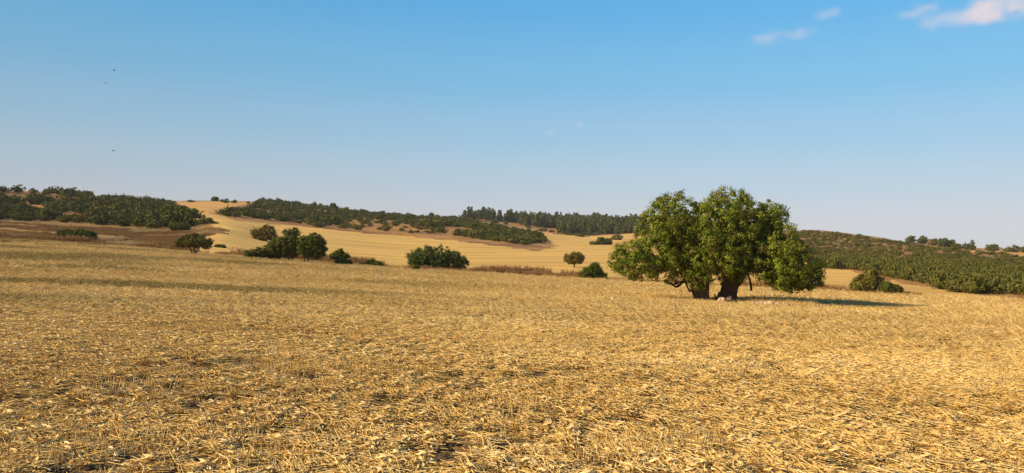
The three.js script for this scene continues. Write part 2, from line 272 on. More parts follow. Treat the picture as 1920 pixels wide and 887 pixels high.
// ---------------------------------------------------------------- the big tree
{
  const base = ground(1362, 566), m = mpp(base), px = (x, y, z = 0) => V((x - 1362) * m, (566 - y) * m + 0.0, z);
  base.y -= .05;
  const t = thing('carob_tree', base, 'large spreading evergreen tree with thick dark trunk standing alone in the stubble', 'tree');
  const rollFix = Math.tan(ROLL * D2R);
  const P = (x, y, z = 0) => { const v = px(x, y, z); v.y += (v.x) * rollFix; return v; };
  const bark = [.19, .135, .095], pale = [.34, .235, .155];
  // main trunk
  let G = new Geo();
  { const pts = [P(1362, 572), P(1363, 563), P(1366, 548), P(1369, 532), P(1377, 515), P(1388, 495), P(1392, 470, .1)], rad = [.52, .47, .40, .39, .45, .44, .34]; const cv = new THREE.CatmullRomCurve3(pts), n = 30, pp = cv.getPoints(n); G.tube(pp, pp.map((_, i) => { const f = i / n * 6, k = Math.min(5, Math.floor(f)); return lerp(rad[k], rad[k + 1], f - k); }), 28, bark, .34, 5); }
  for (let k = 0; k < 7; k++) { const a = k / 7 * 6.28 + .3; limb(G, V(Math.cos(a) * .25, .42, Math.sin(a) * .25), V(Math.cos(a) * (.55 + .12 * (k % 2)), -.08, Math.sin(a) * .6), .2, .08, { seed: 30 + k, n: 4, bend: .03, col: bark, seg: 9, ridge: .3 }); }
  mesh('trunk', G.build(), barkMat, t);
  // cluster of thin stems beside it
  const stemBase = [[1306, 560, 1297, 526, .10], [1310, 561, 1306, 515, .12], [1315, 562, 1315, 505, .13], [1320, 561, 1324, 510, .10], [1324, 560, 1329, 515, .065], [1308, 560, 1321, 525, .06], [1327, 561, 1325, 525, .035]];
  stemBase.forEach(([x0, y0, x1, y1, r], k) => { const g = new Geo(); limb(g, P(x0, y0 + 4, -.2 + .13 * (k % 4)), P(x1, y1 - 14, -.3 + .2 * (k % 4)), r * 1.15, r * .72, { seed: 60 + k, n: 5, bend: .035, col: pale, seg: 10, ridge: .25 }); mesh('stem', g.build(), barkMat, t); });
  // limbs into the crown
  const fork = P(1388, 495), LB = [[P(1390, 480), P(1345, 395, .3), .30], [P(1388, 490), P(1300, 440, .9), .28], [P(1390, 478), P(1440, 420, -.5), .26], [P(1388, 498), P(1470, 480, .3), .26], [P(1386, 500), P(1420, 510, 1.2), .16], [P(1316, 512), P(1250, 440, .3), .2], [P(1312, 510), P(1240, 490, -.2), .16], [P(1390, 470), P(1375, 370, -.4), .24], [P(1318, 510), P(1300, 430, -.6), .18]];
  LB.forEach(([a, b, r], k) => { const g = new Geo(); limb(g, a, b, r, r * .25, { seed: 90 + k, n: 6, bend: .06, col: bark, seg: 9 }); for (let q = 0; q < 4; q++) { const s = a.clone().lerp(b, .45 + .14 * q); limb(g, s, s.clone().add(V((q % 2 ? 1 : -1) * .7, .5 - .2 * q, (q < 2 ? .8 : -.8))), r * .35, .02, { seed: 120 + k * 5 + q, n: 4, col: bark, seg: 5 }); } mesh('limb', g.build(), barkMat, t); });
  // bare low twigs below the crown
  const TW = [[[1240, 524], [1255, 530], [1266, 536], [1278, 529], [1290, 520]], [[1243, 527], [1258, 531], [1270, 527], [1281, 525]], [[1280, 527], [1288, 541], [1292, 544], [1299, 538]], [[1333, 548], [1336, 555], [1343, 560], [1348, 562]], [[1392, 492], [1398, 512], [1404, 528], [1408, 543]], [[1278, 505], [1276, 518], [1282, 528]]];
  TW.forEach((w, k) => { const g = new Geo(), pts = w.map(([x, y], q) => P(x, y, .5 - .15 * q + .2 * (k % 2))), cv = new THREE.CatmullRomCurve3(pts), pp = cv.getPoints(16); g.tube(pp, pp.map((_, i) => lerp(k === 3 ? .03 : .045, k === 3 ? .075 : .05, i / 16)), 6, [.085, .06, .045], .2, 200 + k); mesh('bare_branch', g.build(), barkMat, t); });
  // crown
  G = new Geo();
  const E = (x0, x1, y0, y1, zz, rz) => { const z = zz > 0 ? zz * .62 : zz, k = 1 - z / (m * FPX), c = P(960 + ((x0 + x1) / 2 - 960) * k, 497 + ((y0 + y1) / 2 - 497) * k, z); return [c.x, c.y, c.z, (x1 - x0) / 2 * m * k, (y1 - y0) / 2 * m * k, rz]; };
  const lobes = [
    E(1208, 1285, 368, 460, .4, 1.7), E(1232, 1300, 359, 440, -.9, 1.7), E(1193, 1260, 392, 490, -.4, 1.8), E(1200, 1275, 430, 522, 1.1, 1.5), E(1235, 1296, 440, 522, .5, 1.5), E(1145, 1215, 452, 515, .3, 1.4), E(1165, 1235, 466, 524, 1.0, 1.3), E(1136, 1180, 462, 506, -.1, .8),
    E(1328, 1402, 351, 425, .9, 1.7), E(1308, 1372, 372, 455, 1.6, 1.5), E(1345, 1410, 382, 470, 1.9, 1.6), E(1284, 1348, 412, 505, 2.3, 1.4), E(1325, 1400, 430, 522, 2.6, 1.3), E(1280, 1336, 460, 538, 2.2, 1.2), E(1335, 1408, 470, 532, 1.9, 1.1), E(1300, 1344, 384, 440, .4, 1.3), E(1290, 1330, 490, 540, 1.7, .8),
    E(1395, 1455, 376, 445, -.6, 1.6), E(1420, 1468, 378, 440, -.8, 1.4), E(1400, 1445, 400, 485, -.9, 1.4),
    E(1424, 1490, 416, 490, 2.6, 1.7), E(1418, 1480, 450, 534, 4.6, 1.6), E(1450, 1515, 450, 538, 3.6, 1.8), E(1475, 1533, 470, 541, 2.4, 1.8), E(1440, 1500, 490, 543, 4.4, 1.4), E(1495, 1534, 495, 544, 1.2, 1.2),
    E(1210, 1480, 400, 505, -3.0, 1.9), E(1260, 1440, 375, 470, -2.4, 1.9), E(1220, 1330, 440, 515, -2.6, 1.8), E(1400, 1510, 435, 530, -2.6, 2.0), E(1270, 1450, 410, 510, -4.4, 1.5), E(1420, 1500, 440, 530, -.6, 1.6),
  ];
  foliage(G, lobes, { seed: 77, clumps: 3200, clump: .22, leaves: 60, size: .058, palette: PAL.carob, lump: .22, inner: .12, long: .8 });
  mesh('crown', G.build(), leafMat, t);
}

// ---------------------------------------------------------------- trees and bushes standing singly
// lobes in photo pixels [x0, x1, y0, y1, depth]; stems [x, ytop, radius px]
function plant(name, label, category, [bx, by], lobesPx, stems, o) {
  const base = ground(bx, by, 50), m = mpp(base); base.y -= .03; const t = thing(name, base, label, category, o.group), G = new Geo();
  const P = (x, y, z = 0) => V((x - bx) * m, (by - y) * m + (x - bx) * m * Math.tan(ROLL * D2R), z);
  const lobes = lobesPx.map(([x0, x1, y0, y1, z = 0]) => { const c = P((x0 + x1) / 2, (y0 + y1) / 2, z); return [c.x, c.y, c.z, (x1 - x0) / 2 * m, (y1 - y0) / 2 * m, ((x1 - x0) * .6 + (y1 - y0) * .4) / 2 * m]; });
  foliage(G, lobes, { seed: o.seed, clumps: Math.round(1.5 * (o.clumps ?? 220)), clump: o.clump ?? .32, leaves: o.leaves ?? 26, size: o.size ?? .12, palette: o.palette, lump: o.lump ?? .42, inner: .25, floor: -.02, long: o.long });
  mesh('crown', G.build(), shrubMat, t);
  stems.forEach(([x, yt, r, xt], k) => { const g = new Geo(); limb(g, P(x, by + 1, 0), P(xt ?? x, yt, .1 * (k % 3)), r * m, r * m * .6, { seed: o.seed + 3 + k, n: 4, bend: .05, col: [.12, .085, .06], seg: 7 }); mesh('trunk', g.build(), stemMat, t); });
  return t;
}
plant('bush', 'olive green bush touching a darker bush in the brown fallow strip', 'bush', [124, 449], [[108, 136, 432, 450], [120, 143, 433, 451]], [], { seed: 301, palette: PAL.thorn, clumps: 130, size: .16, clump: .4 });
plant('bush', 'round dark bush adjoining an olive bush in the brown fallow strip', 'bush', [159, 453], [[138, 165, 432, 454], [152, 176, 434, 454], [165, 180, 441, 454]], [], { seed: 302, palette: PAL.dark, clumps: 190, size: .16, clump: .4 });
plant('thorn_tree', 'feathery umbrella shaped thorn tree alone at the field edge below the fallow strip', 'tree', [363, 477], [[330, 362, 446, 461], [340, 378, 440, 458], [362, 394, 443, 462], [348, 382, 448, 463], [329, 345, 453, 463], [378, 396, 453, 466]], [[361, 455, 1.9, 352], [364, 450, 2.2, 366], [366, 456, 1.7, 378]], { seed: 303, palette: PAL.thorn, clumps: 300, leaves: 26, size: .1, clump: .3, long: 1 });
plant('bush', 'brownish green bush on the golden slope above the tree pair', 'bush', [493, 451], [[471, 497, 427, 447], [485, 514, 424, 448], [480, 518, 436, 450], [476, 492, 438, 449]], [[493, 440, 2]], { seed: 304, palette: PAL.brown, clumps: 190, size: .18, clump: .5 });
plant('bush', 'low dark bush in dry grass beside the tree pair', 'bush', [477, 485], [[458, 482, 470, 486], [472, 496, 467, 486]], [], { seed: 305, palette: PAL.dark, clumps: 150, size: .12, clump: .3 });
plant('tree', 'small flat topped tree peeping up behind the tree pair', 'tree', [545, 472], [[529, 552, 430, 441], [540, 560, 428, 442], [535, 556, 438, 455], [530, 560, 450, 466]], [[545, 440, 1.5]], { seed: 306, palette: PAL.dark, clumps: 200, size: .13 });
plant('tree', 'wide dark green tree of the pair, crown reaching down to dry grass', 'tree', [540, 489], [[496, 530, 454, 480], [510, 550, 445, 476], [530, 564, 444, 476], [499, 528, 465, 486], [527, 560, 460, 480]], [[541, 470, 1.8], [548, 470, 1.5], [525, 474, 1.4]], { seed: 307, palette: PAL.dark, clumps: 420, leaves: 28, size: .12, clump: .34 });
plant('tree', 'dark round crowned tree of the pair, standing on a forked trunk', 'tree', [572, 493], [[557, 590, 442, 470], [575, 606, 439, 468], [584, 609, 448, 480], [558, 590, 455, 480], [577, 602, 460, 482]], [[571, 474, 1.7, 568], [575, 474, 1.7, 579]], { seed: 308, palette: PAL.dark, clumps: 420, leaves: 28, size: .12, clump: .34 });
plant('small_tree', 'little dark tree with one sprig sticking up, in weeds along the field edge', 'tree', [637, 495], [[621, 640, 473, 486], [632, 653, 474, 488], [626, 648, 471, 484], [634, 640, 466, 470], [636, 639, 469, 475]], [[636, 480, 1.6]], { seed: 309, palette: PAL.dark, clumps: 150, size: .11, clump: .26 });
plant('low_bush', 'low blackish bush under the little tree with the sprig', 'bush', [643, 497], [[628, 646, 488, 498], [640, 660, 489, 498]], [], { seed: 310, palette: PAL.dark, clumps: 110, size: .1, clump: .22 });
plant('low_bush', 'low ragged blackish bush in red brown weeds', 'bush', [694, 499], [[678, 700, 489, 500], [692, 700, 486, 495], [696, 716, 490, 500]], [], { seed: 311, palette: PAL.dark, clumps: 120, size: .1, clump: .22 });
plant('large_bush', 'big dense rounded green bush casting a long shadow at the field edge', 'bush', [820, 507], [[763, 800, 467, 500], [780, 820, 463, 503], [805, 845, 465, 506], [830, 866, 470, 507], [850, 876, 480, 508], [765, 800, 480, 504], [795, 840, 480, 508]], [[822, 490, 1.2], [828, 492, 1], [815, 492, 1]], { seed: 312, palette: [[.078, .105, .02], [.095, .12, .026], [.06, .085, .018], [.07, .085, .025]], clumps: 800, leaves: 30, size: .1, clump: .3 });
plant('small_bush', 'tiny dark bush by pale stones at the foot of the big rounded bush', 'bush', [778, 507], [[773, 784, 498, 508]], [], { seed: 313, palette: PAL.dark, clumps: 40, size: .1, clump: .2 });
plant('small_tree', 'small round brownish tree alone in the golden valley field', 'tree', [1076, 502], [[1056, 1078, 477, 493], [1066, 1092, 473, 490], [1076, 1096, 478, 494], [1060, 1090, 482, 494]], [[1076, 486, 1.5]], { seed: 314, palette: PAL.brown, clumps: 260, leaves: 22, size: .12, clump: .3 });
plant('bush', 'ragged dark green bush at the field edge next to the big tree', 'bush', [1111, 524], [[1088, 1112, 503, 525], [1098, 1126, 498, 524], [1112, 1136, 508, 526], [1110, 1122, 494, 506]], [], { seed: 315, palette: PAL.dark, clumps: 300, size: .1, clump: .26, lump: .45 });
plant('bush', 'dark bush with a pale stone in the far valley field', 'bush', [1131, 459], [[1119, 1136, 445, 459], [1130, 1147, 448, 460], [1105, 1122, 454, 460]], [], { seed: 316, palette: PAL.dark, clumps: 150, size: .25, clump: .6 });
plant('bush', 'small round bush behind the dark bush in the far valley field', 'bush', [1156, 450], [[1147, 1166, 441, 451]], [], { seed: 317, palette: PAL.scrub, clumps: 70, size: .25, clump: .6 });
plant('bush', 'tall pointed olive brown bush beyond the shadow of the big tree', 'bush', [1630, 550], [[1597, 1632, 524, 551], [1610, 1648, 514, 548], [1620, 1642, 508, 530], [1630, 1662, 524, 551]], [], { seed: 318, palette: PAL.thorn, clumps: 480, size: .1, clump: .28 });
plant('bush', 'lower dark bush joined to the tall pointed bush', 'bush', [1668, 552], [[1650, 1676, 532, 553], [1664, 1689, 536, 553]], [], { seed: 319, palette: PAL.dark, clumps: 240, size: .1, clump: .28 });
plant('low_bush', 'small dark mound of brush on the pale ground near the thorn tree', 'bush', [412, 464], [[402, 414, 459, 465], [408, 424, 460, 466]], [], { seed: 320, palette: PAL.dark, clumps: 60, size: .12, clump: .25 });
plant('bush', 'dark rounded bush at the tip of the wooded slope above the thorn tree', 'bush', [335, 432], [[318, 340, 419, 433], [332, 352, 420, 433]], [], { seed: 321, palette: PAL.scrub, clumps: 170, size: .2, clump: .5 });
plant('bush', 'loose grey green bush on the bare spur beside the winding golden slope', 'bush', [385, 420], [[373, 388, 411, 421], [384, 397, 409, 420], [392, 408, 416, 424]], [], { seed: 322, palette: PAL.scrubB, clumps: 110, size: .22, clump: .5 });
plant('bush', 'small lone bush on the golden field below the crest', 'bush', [364, 398], [[359, 369, 393, 399]], [], { seed: 323, palette: PAL.scrub, clumps: 40, size: .3, clump: .6 });
plant('tree', 'lone square crowned tree on the crest at the end of the golden field', 'tree', [403, 377], [[397, 404, 370, 378], [401, 409, 370, 378]], [], { seed: 324, palette: PAL.scrub, clumps: 60, size: .35, clump: .8 });
plant('tree', 'lone small round tree on the bare skyline of the long ridge', 'tree', [808, 406], [[804, 813, 398, 406]], [[808, 402, .8]], { seed: 325, palette: PAL.scrub, clumps: 50, size: .35, clump: .7 });
plant('tree', 'taller tree breaking the skyline of the long ridge', 'tree', [623, 394], [[616, 625, 385, 394], [620, 629, 381, 389], [624, 631, 385, 393]], [[623, 386, .9]], { seed: 326, palette: PAL.scrub, clumps: 90, size: .35, clump: .7 });
[[1708, 443, 455, 8, 'round tree standing apart on the hill crest above the orchard'], [1729, 443, 457, 9, 'tall tree second along the hill crest above the orchard'], [1749, 447, 460, 9, 'brownish tree at the near end of the crest clump above the orchard'], [1768, 446, 463, 10, 'largest tree in the crest clump above the orchard'], [1783, 450, 464, 7, 'smallest tree in the crest clump above the orchard']].forEach(([x, yt, yb, w, lab], k) => plant('crest_tree', lab, 'tree', [x, yb], [[x - w, x + w * .3, yt + 2, yb], [x - w * .4, x + w, yt, yb - 1], [x - w * .7, x + w * .8, yt + 5, yb + 1]], [[x, yt + 6, .8]], { seed: 340 + k, palette: k === 2 ? PAL.brown : PAL.scrub, clumps: 110, size: .34, clump: .75, group: 'trees on the hill crest' }));

// ---------------------------------------------------------------- scrub, pines and orchard: individuals, the smallest ones as one mass
function variantGeo(seed, palette, o) {
  const r = rng(seed), G = new Geo(), lobes = [], n = o.lobes ?? 6;
  for (let k = 0; k < n; k++) { const a = r() * 6.28, q = .55 * Math.sqrt(r()), h = o.h * (.38 + .3 * r()); lobes.push([Math.cos(a) * q * .9, h * .75, Math.sin(a) * q * .9, .36 + .22 * r(), h * .55, .36 + .22 * r()]); }
  foliage(G, lobes, { seed, clumps: o.clumps, clump: .15, leaves: o.leaves, size: o.size, palette, lump: .3, inner: .2, floor: -.05 });
  return G.build();
}
function pineGeo(seed) {
  const r = rng(seed), G = new Geo(), lobes = []; const n = 6; for (let k = 0; k < n; k++) { const t = k / (n - 1), w = lerp(.28, .11, Math.pow(t, 2)) * (.8 + .4 * r()); lobes.push([(r() - .5) * .09, lerp(.2, .88, t), (r() - .5) * .09, w, .13, w]); }
  G.tube([V(0, -.03, 0), V(.01, .3, 0), V(0, .8, .01)], [.02, .016, .006], 5, [.10, .07, .05]);
  foliage(G, lobes, { seed, clumps: 95, clump: .065, leaves: 8, size: .062, palette: PAL.pine, lump: .35, inner: .2, long: .9 });
  return G.build();
}
function scatter(polyPx, dmin, spacing, seed, keep, dmax) {
  const poly = worldPoly(polyPx, dmin), r = rng(seed), xs = poly.map((p) => p[0]), zs = poly.map((p) => p[1]), x0 = Math.min(...xs), x1 = Math.max(...xs), z0 = Math.min(...zs), z1 = Math.max(...zs), out = [], cell = new Map();
  const tries = Math.min(60000, (x1 - x0) * (z1 - z0) / (spacing * spacing) * 9);
  for (let k = 0; k < tries; k++) {
    const x = lerp(x0, x1, r()), z = lerp(z0, z1, r()), q = r(); if (!inside(poly, x, z)) continue; const w = keep ? keep(x, z) : 1; if (q > w) continue;
    const cx = Math.floor(x / spacing), cz = Math.floor(z / spacing); let ok = true;
    for (let a = -1; a <= 1 && ok; a++) for (let b = -1; b <= 1 && ok; b++) for (const [ox, oz] of cell.get((cx + a) + ',' + (cz + b)) ?? []) if ((ox - x) ** 2 + (oz - z) ** 2 < spacing * spacing) { ok = false; break; }
    if (!ok) continue; const key = cx + ',' + cz; if (!cell.has(key)) cell.set(key, []); cell.get(key).push([x, z]); out.push([x, z]);
  }
  return out;
}
const ORD = ['first', 'second', 'third', 'fourth', 'fifth', 'sixth', 'seventh', 'eighth', 'ninth', 'tenth', 'eleventh', 'twelfth', 'thirteenth', 'fourteenth', 'fifteenth', 'sixteenth', 'seventeenth', 'eighteenth', 'nineteenth', 'twentieth', 'last'];
const classed = (p, what, places, cuts, sizes) => `${p.s[1] > sizes[1] ? 'tall' : p.s[1] > sizes[0] ? 'middling' : 'low'} ${what} ${places[Math.hypot(p.x, p.z) < cuts[0] ? 0 : Math.hypot(p.x, p.z) < cuts[1] ? 1 : 2]}`;
function populate(name, spots, geos, mat, sizeOf, info, limit = 290) {
  const rank = new Map(spots.slice().sort((p, q) => Math.atan2(p[0], -p[1]) - Math.atan2(q[0], -q[1])).map(([x, z], i) => [x + ',' + z, Math.min(i, 20)])), r = rng(info.seed), all = spots.map(([x, z]) => { const s = sizeOf(r, x, z), d = Math.hypot(x, z); return { i: rank.get(x + ',' + z), x, z, s, a: r() * 6.28, v: Math.floor(r() * geos.length), key: s[1] / d }; }).sort((p, q) => q.key - p.key);
  all.slice(0, limit).forEach((p) => { const o = mesh(name, geos[p.v], mat); o.position.set(p.x, H(p.x, p.z) - .04 * p.s[1], p.z); o.rotation.y = p.a; o.scale.set(p.s[0], p.s[1], p.s[0]); tag(o, typeof info.label === 'function' ? info.label(p) : info.label, info.category, info.group); });
  const rest = all.slice(limit); if (!rest.length) return all.length;
  const im = new THREE.InstancedMesh(geos[0], mat, rest.length), M = new THREE.Matrix4(), q = new THREE.Quaternion();
  rest.forEach((p, k) => im.setMatrixAt(k, M.compose(V(p.x, H(p.x, p.z) - .04 * p.s[1], p.z), q.setFromAxisAngle(V(0, 1, 0), p.a), V(p.s[0], p.s[1], p.s[0])))); im.name = numbered(info.mass); im.castShadow = im.receiveShadow = true; scene.add(im); tag(im, info.massLabel, info.massCategory ?? 'scrub', null, 'stuff');
  return all.length;
}
const shrubsA = [1, 2, 3, 4, 5].map((k) => variantGeo(400 + k, PAL.scrub, { h: 1, clumps: 95, leaves: 11, size: .085 }));
const shrubsB = [1, 2, 3, 4].map((k) => variantGeo(420 + k, PAL.scrubB, { h: 1, clumps: 85, leaves: 10, size: .09 }));
const olives = [1, 2, 3, 4].map((k) => variantGeo(440 + k, PAL.olive, { h: 1, clumps: 90, leaves: 12, size: .085 }));
const pines = [1, 2, 3, 4].map((k) => pineGeo(460 + k));
const counts = {};
const gapL = [[[-20, 360], [60, 363], [120, 367], [115, 376], [60, 377], [-20, 371]], [[30, 371], [66, 373], [62, 386], [30, 385]], [[40, 384], [98, 386], [96, 397], [42, 396]], [[132, 369], [170, 375], [166, 385], [140, 382]], [[175, 385], [215, 388], [212, 396], [178, 395]]].map((p) => worldPoly(p, 100));
counts.left = populate('scrub_tree', scatter([[-260, 345], [0, 359], [90, 364], [150, 367], [250, 378], [325, 386], [345, 400], [366, 416], [345, 426], [320, 429], [220, 425], [120, 419], [0, 413], [-260, 400]], 120, 4.3, 501, (x, z) => (gapL.some((p) => inside(p, x, z)) ? 0 : sstep(.40, .50, fbm(x / 22, z / 15, 3, 91) + .05 - .10 * sstep(250, 380, -z)))), [...shrubsA, shrubsB[0], shrubsB[2]], shrubMat, (r) => { const w = 1.9 + 2.9 * Math.pow(r(), 1.5); return [w, w * (.75 + .45 * r())]; }, { seed: 601, label: (p) => classed(p, 'dark evergreen tree of the wooded slope', ['along its lower edge by the fallow strip', 'in the middle of the wood', 'towards the skyline'], [250, 340], [2, 3.2]), category: 'tree', group: 'trees of the wooded slope above the fallow strip', mass: 'scrub_undergrowth', massLabel: 'dark evergreen undergrowth filling the wood above the fallow strip' });
counts.ridge = populate('evergreen_shrub', scatter([[418, 381], [500, 379], [560, 384], [620, 392], [700, 400], [800, 409], [872, 413], [930, 426], [1000, 440], [1024, 452], [985, 459], [900, 449], [830, 438], [800, 428], [740, 414], [690, 411], [640, 413], [632, 424], [600, 427], [560, 419], [500, 412], [430, 407], [414, 399], [440, 394], [476, 389], [480, 382]], 120, 4.6, 502, (x, z) => sstep(.42, .52, fbm(x / 22 + 5, z / 20, 3, 93) + .04 + .12 * sstep(-.12, -.06, Math.atan2(x, -z)))), [...shrubsA, shrubsB[1], shrubsB[3]], shrubMat, (r) => { const w = 1.7 + 2.6 * Math.pow(r(), 1.5); return [w, w * (.7 + .4 * r())]; }, { seed: 602, label: (p) => classed(p, 'dark evergreen shrub of the ridge thicket', ['along its lower edge above the golden field', 'in the middle of the slope', 'towards the skyline'], [310, 420], [1.8, 2.8]), category: 'shrub', group: 'shrubs of the thicket along the ridge', mass: 'ridge_undergrowth', massLabel: 'evergreen undergrowth filling the thicket along the long ridge' });
counts.sparse = populate('scattered_shrub', scatter([[636, 415], [690, 412], [740, 415], [800, 429], [830, 439], [760, 438], [690, 433], [640, 428]], 120, 6.5, 503, (x, z) => .5), shrubsB, shrubMat, (r) => { const w = 1.3 + 1.3 * r(); return [w, w * (.6 + .35 * r())]; }, { seed: 603, label: (p) => classed(p, 'separate shrub on the bare red slope', ['close to the golden field', 'halfway up to the ridge thicket', 'just below the ridge thicket'], [290, 330], [1, 1.5]), category: 'shrub', group: 'shrubs scattered on the bare red slope' });
counts.right = populate('hillside_shrub', scatter([[1480, 436], [1600, 443], [1700, 457], [1800, 470], [1990, 486], [1990, 512], [1720, 497], [1640, 498], [1530, 494], [1470, 480]], 120, 3.6, 504, (x, z) => sstep(.34, .6, fbm(x / 12 + 15, z / 14, 3, 95)) * .8), [...shrubsB, shrubsA[0]], shrubMat, (r) => { const w = 1.1 + 1.5 * r(); return [w, w * (.5 + .4 * r())]; }, { seed: 604, label: (p) => classed(p, 'olive brown shrub on the hillside', ['just above the orchard', 'in the middle of the hillside', 'near the crest'], [250, 340], [.9, 1.4]), category: 'shrub', group: 'shrubs on the hillside above the orchard', mass: 'hillside_scrub', massLabel: 'low olive brown scrub covering the hillside above the orchard' });
{ // orchard: rows running along its lower edge
  const poly = worldPoly([[1528, 501], [1532, 489], [1640, 496], [1720, 494], [1850, 506], [2050, 526], [2050, 572], [1920, 557], [1800, 549], [1700, 531], [1610, 509]], 70), A = ground(1560, 503, 70), B = ground(1880, 555, 70), ux = B.x - A.x, uz = B.z - A.z, L = Math.hypot(ux, uz), u = [ux / L, uz / L], n = [u[1], -u[0]], r = rng(77), spots = [];
  for (let i = -30; i < 80; i++) for (let j = -2; j < 60; j++) { const x = A.x + u[0] * i * 2.7 + n[0] * j * 3.1 + (r() - .5) * .7, z = A.z + u[1] * i * 2.7 + n[1] * j * 3.1 + (r() - .5) * .7; if (inside(poly, x, z) && r() < .95) spots.push([x, z]); }
  counts.orchard = populate('orchard_tree', spots, olives, shrubMat, (r) => { const w = 1.25 + .5 * r(); return [w, 1.7 + .7 * r()]; }, { seed: 605, label: (p) => classed(p, 'grey green orchard tree', ['in the front rows beside the golden field', 'in the middle rows', 'in the rear rows below the hillside scrub'], [115, 155], [1.85, 2.15]), category: 'tree', group: 'orchard trees at the foot of the hill', mass: 'orchard_foliage', massLabel: 'grey green orchard foliage in the rear rows at the foot of the hill' });
}
counts.pine = populate('pine_tree', scatter([[868, 410.5], [905, 409.5], [950, 412.5], [1000, 415], [1100, 418], [1195, 422], [1330, 431], [1330, 441], [1190, 437.5], [1100, 440.5], [1050, 438], [1046, 428], [985, 424], [962, 417], [900, 411.5]], 120, 4.6, 505), pines, shrubMat, (r) => { const h = 6.5 + 4.5 * r(); return [h * .95, h]; }, { seed: 606, label: (p) => classed(p, 'pine of the distant forest', ['at its front edge by the valley field', 'in the middle of the forest', 'towards the skyline'], [610, 680], [8, 9.5]), category: 'tree', group: 'pines of the distant forest', mass: 'pine_forest', massLabel: 'rear trees of the distant pine forest behind the valley field', massCategory: 'forest' });
counts.far = populate('distant_tree', scatter([[1790, 467.5], [1990, 471.5], [1990, 473], [1790, 469.5]], 120, 6, 506), [...shrubsA, ...pines.slice(0, 1)], shrubMat, (r) => { const h = 2 + 3 * r(); return [h, h * 1.1]; }, { seed: 607, label: (p) => `small distant tree on the skyline field strip, ${ORD[p.i]} from the crest clump`, category: 'tree', group: 'trees lining the skyline field' }, 60);
counts.crest = populate('skyline_bush', [[283, 379], [300, 379], [316, 379.5], [357, 379], [420, 379], [690, 400], [886, 410], [878, 411]].map(([x, y]) => { const g = ground(x, y, 200); return [g.x, g.z]; }), shrubsA, shrubMat, (r) => { const w = 2.5 + 1.2 * r(); return [w, 1.6 + r()]; }, { seed: 608, label: (p) => `small dark bush on the bare crest line, ${ORD[p.i]} of eight from the wooded slope`, category: 'bush', group: 'bushes on the crest line' });
counts.valley = populate('valley_bush', [[1165, 437], [1034, 436], [1066, 441], [1080, 442], [1090, 444], [1104, 442], [1118, 441], [1148, 437], [926, 419], [948, 421], [990, 428], [1014, 433], [1022, 434]].map(([x, y]) => { const g = ground(x, y, 200); return [g.x, g.z]; }), shrubsA, shrubMat, (r) => { const w = 2.6 + 2.2 * r(); return [w, w * .8]; }, { seed: 609, label: (p) => `dark bush before the distant pines, ${ORD[p.i]} from the ridge towards the big tree`, category: 'bush', group: 'bushes in front of the pine forest' });
console.log(JSON.stringify(counts));

// ---------------------------------------------------------------- straw, stubble and weeds
const STRAW = [[.80, .62, .29], [.76, .55, .22], [.68, .45, .14], [.84, .71, .42], [.54, .33, .09], [.34, .19, .055], [.46, .34, .17]];
function pickStraw(r) { const q = r(); return STRAW[q < .26 ? 0 : q < .5 ? 1 : q < .68 ? 2 : q < .8 ? 3 : q < .9 ? 4 : q < .96 ? 5 : 6]; }
function stalk(G, p, dir, len, rad, col) {           // a three sided straw
  const t = dir.clone().normalize(), u = t.clone().cross(Math.abs(t.y) > .9 ? V(1, 0, 0) : V(0, 1, 0)).normalize(), w = t.clone().cross(u), n = G.p.length / 3;
  for (let e = 0; e < 2; e++) for (let k = 0; k < 3; k++) { const a = k * 2.094, r = rad * (e ? .75 : 1); G.p.push(p.x + t.x * len * e + (u.x * Math.cos(a) + w.x * Math.sin(a)) * r, p.y + t.y * len * e + (u.y * Math.cos(a) + w.y * Math.sin(a)) * r, p.z + t.z * len * e + (u.z * Math.cos(a) + w.z * Math.sin(a)) * r); G.c.push(...col); G.uv.push(k / 3, e); }
  for (let k = 0; k < 3; k++) { const k2 = (k + 1) % 3; G.i.push(n + k, n + k2, n + 3 + k, n + k2, n + 3 + k2, n + 3 + k); }
}
function litterPatch(seed, o) {                      // lying straw with bare holes, a few leaning stalks, chaff
  const r = rng(seed), G = new Geo();
  for (let k = 0; k < o.n; k++) {
    const x = (r() + r() - 1) * o.w, z = (r() + r() - 1) * o.w; if (o.gap && fbm(x / o.hole + seed * 3, z / o.hole * 1.3, 2, 7) < o.gap) continue;
    const a = (r() - .5) * Math.PI * 1.1 + (r() < .5 ? Math.PI : 0), lean = r() < o.lean ? .3 + .7 * r() : (r() - .4) * .22, c = pickStraw(r), tt = .8 + .4 * r(), col = [c[0] * tt, c[1] * tt, c[2] * tt];
    const y = r() * o.thick * (o.dome ? Math.max(0, 1 - (x * x + z * z) / (o.w * o.w)) : r());
    if (r() < o.chaff) { const s = o.cs * (.4 + r()), d = V(Math.cos(a), (r() - .5) * .5, Math.sin(a)).normalize(), b = V((r() - .7) * .9, 1, (r() - .3) * .9).cross(d).normalize(); G.quad(V(x, y + .01, z), d.multiplyScalar(s), b.multiplyScalar(s * .34), col); }
    else stalk(G, V(x, y, z), V(Math.cos(a), lean, Math.sin(a)), o.len * (.25 + .75 * r()), o.rad * (.7 + .6 * r()), col);
  }
  return G.build();
}
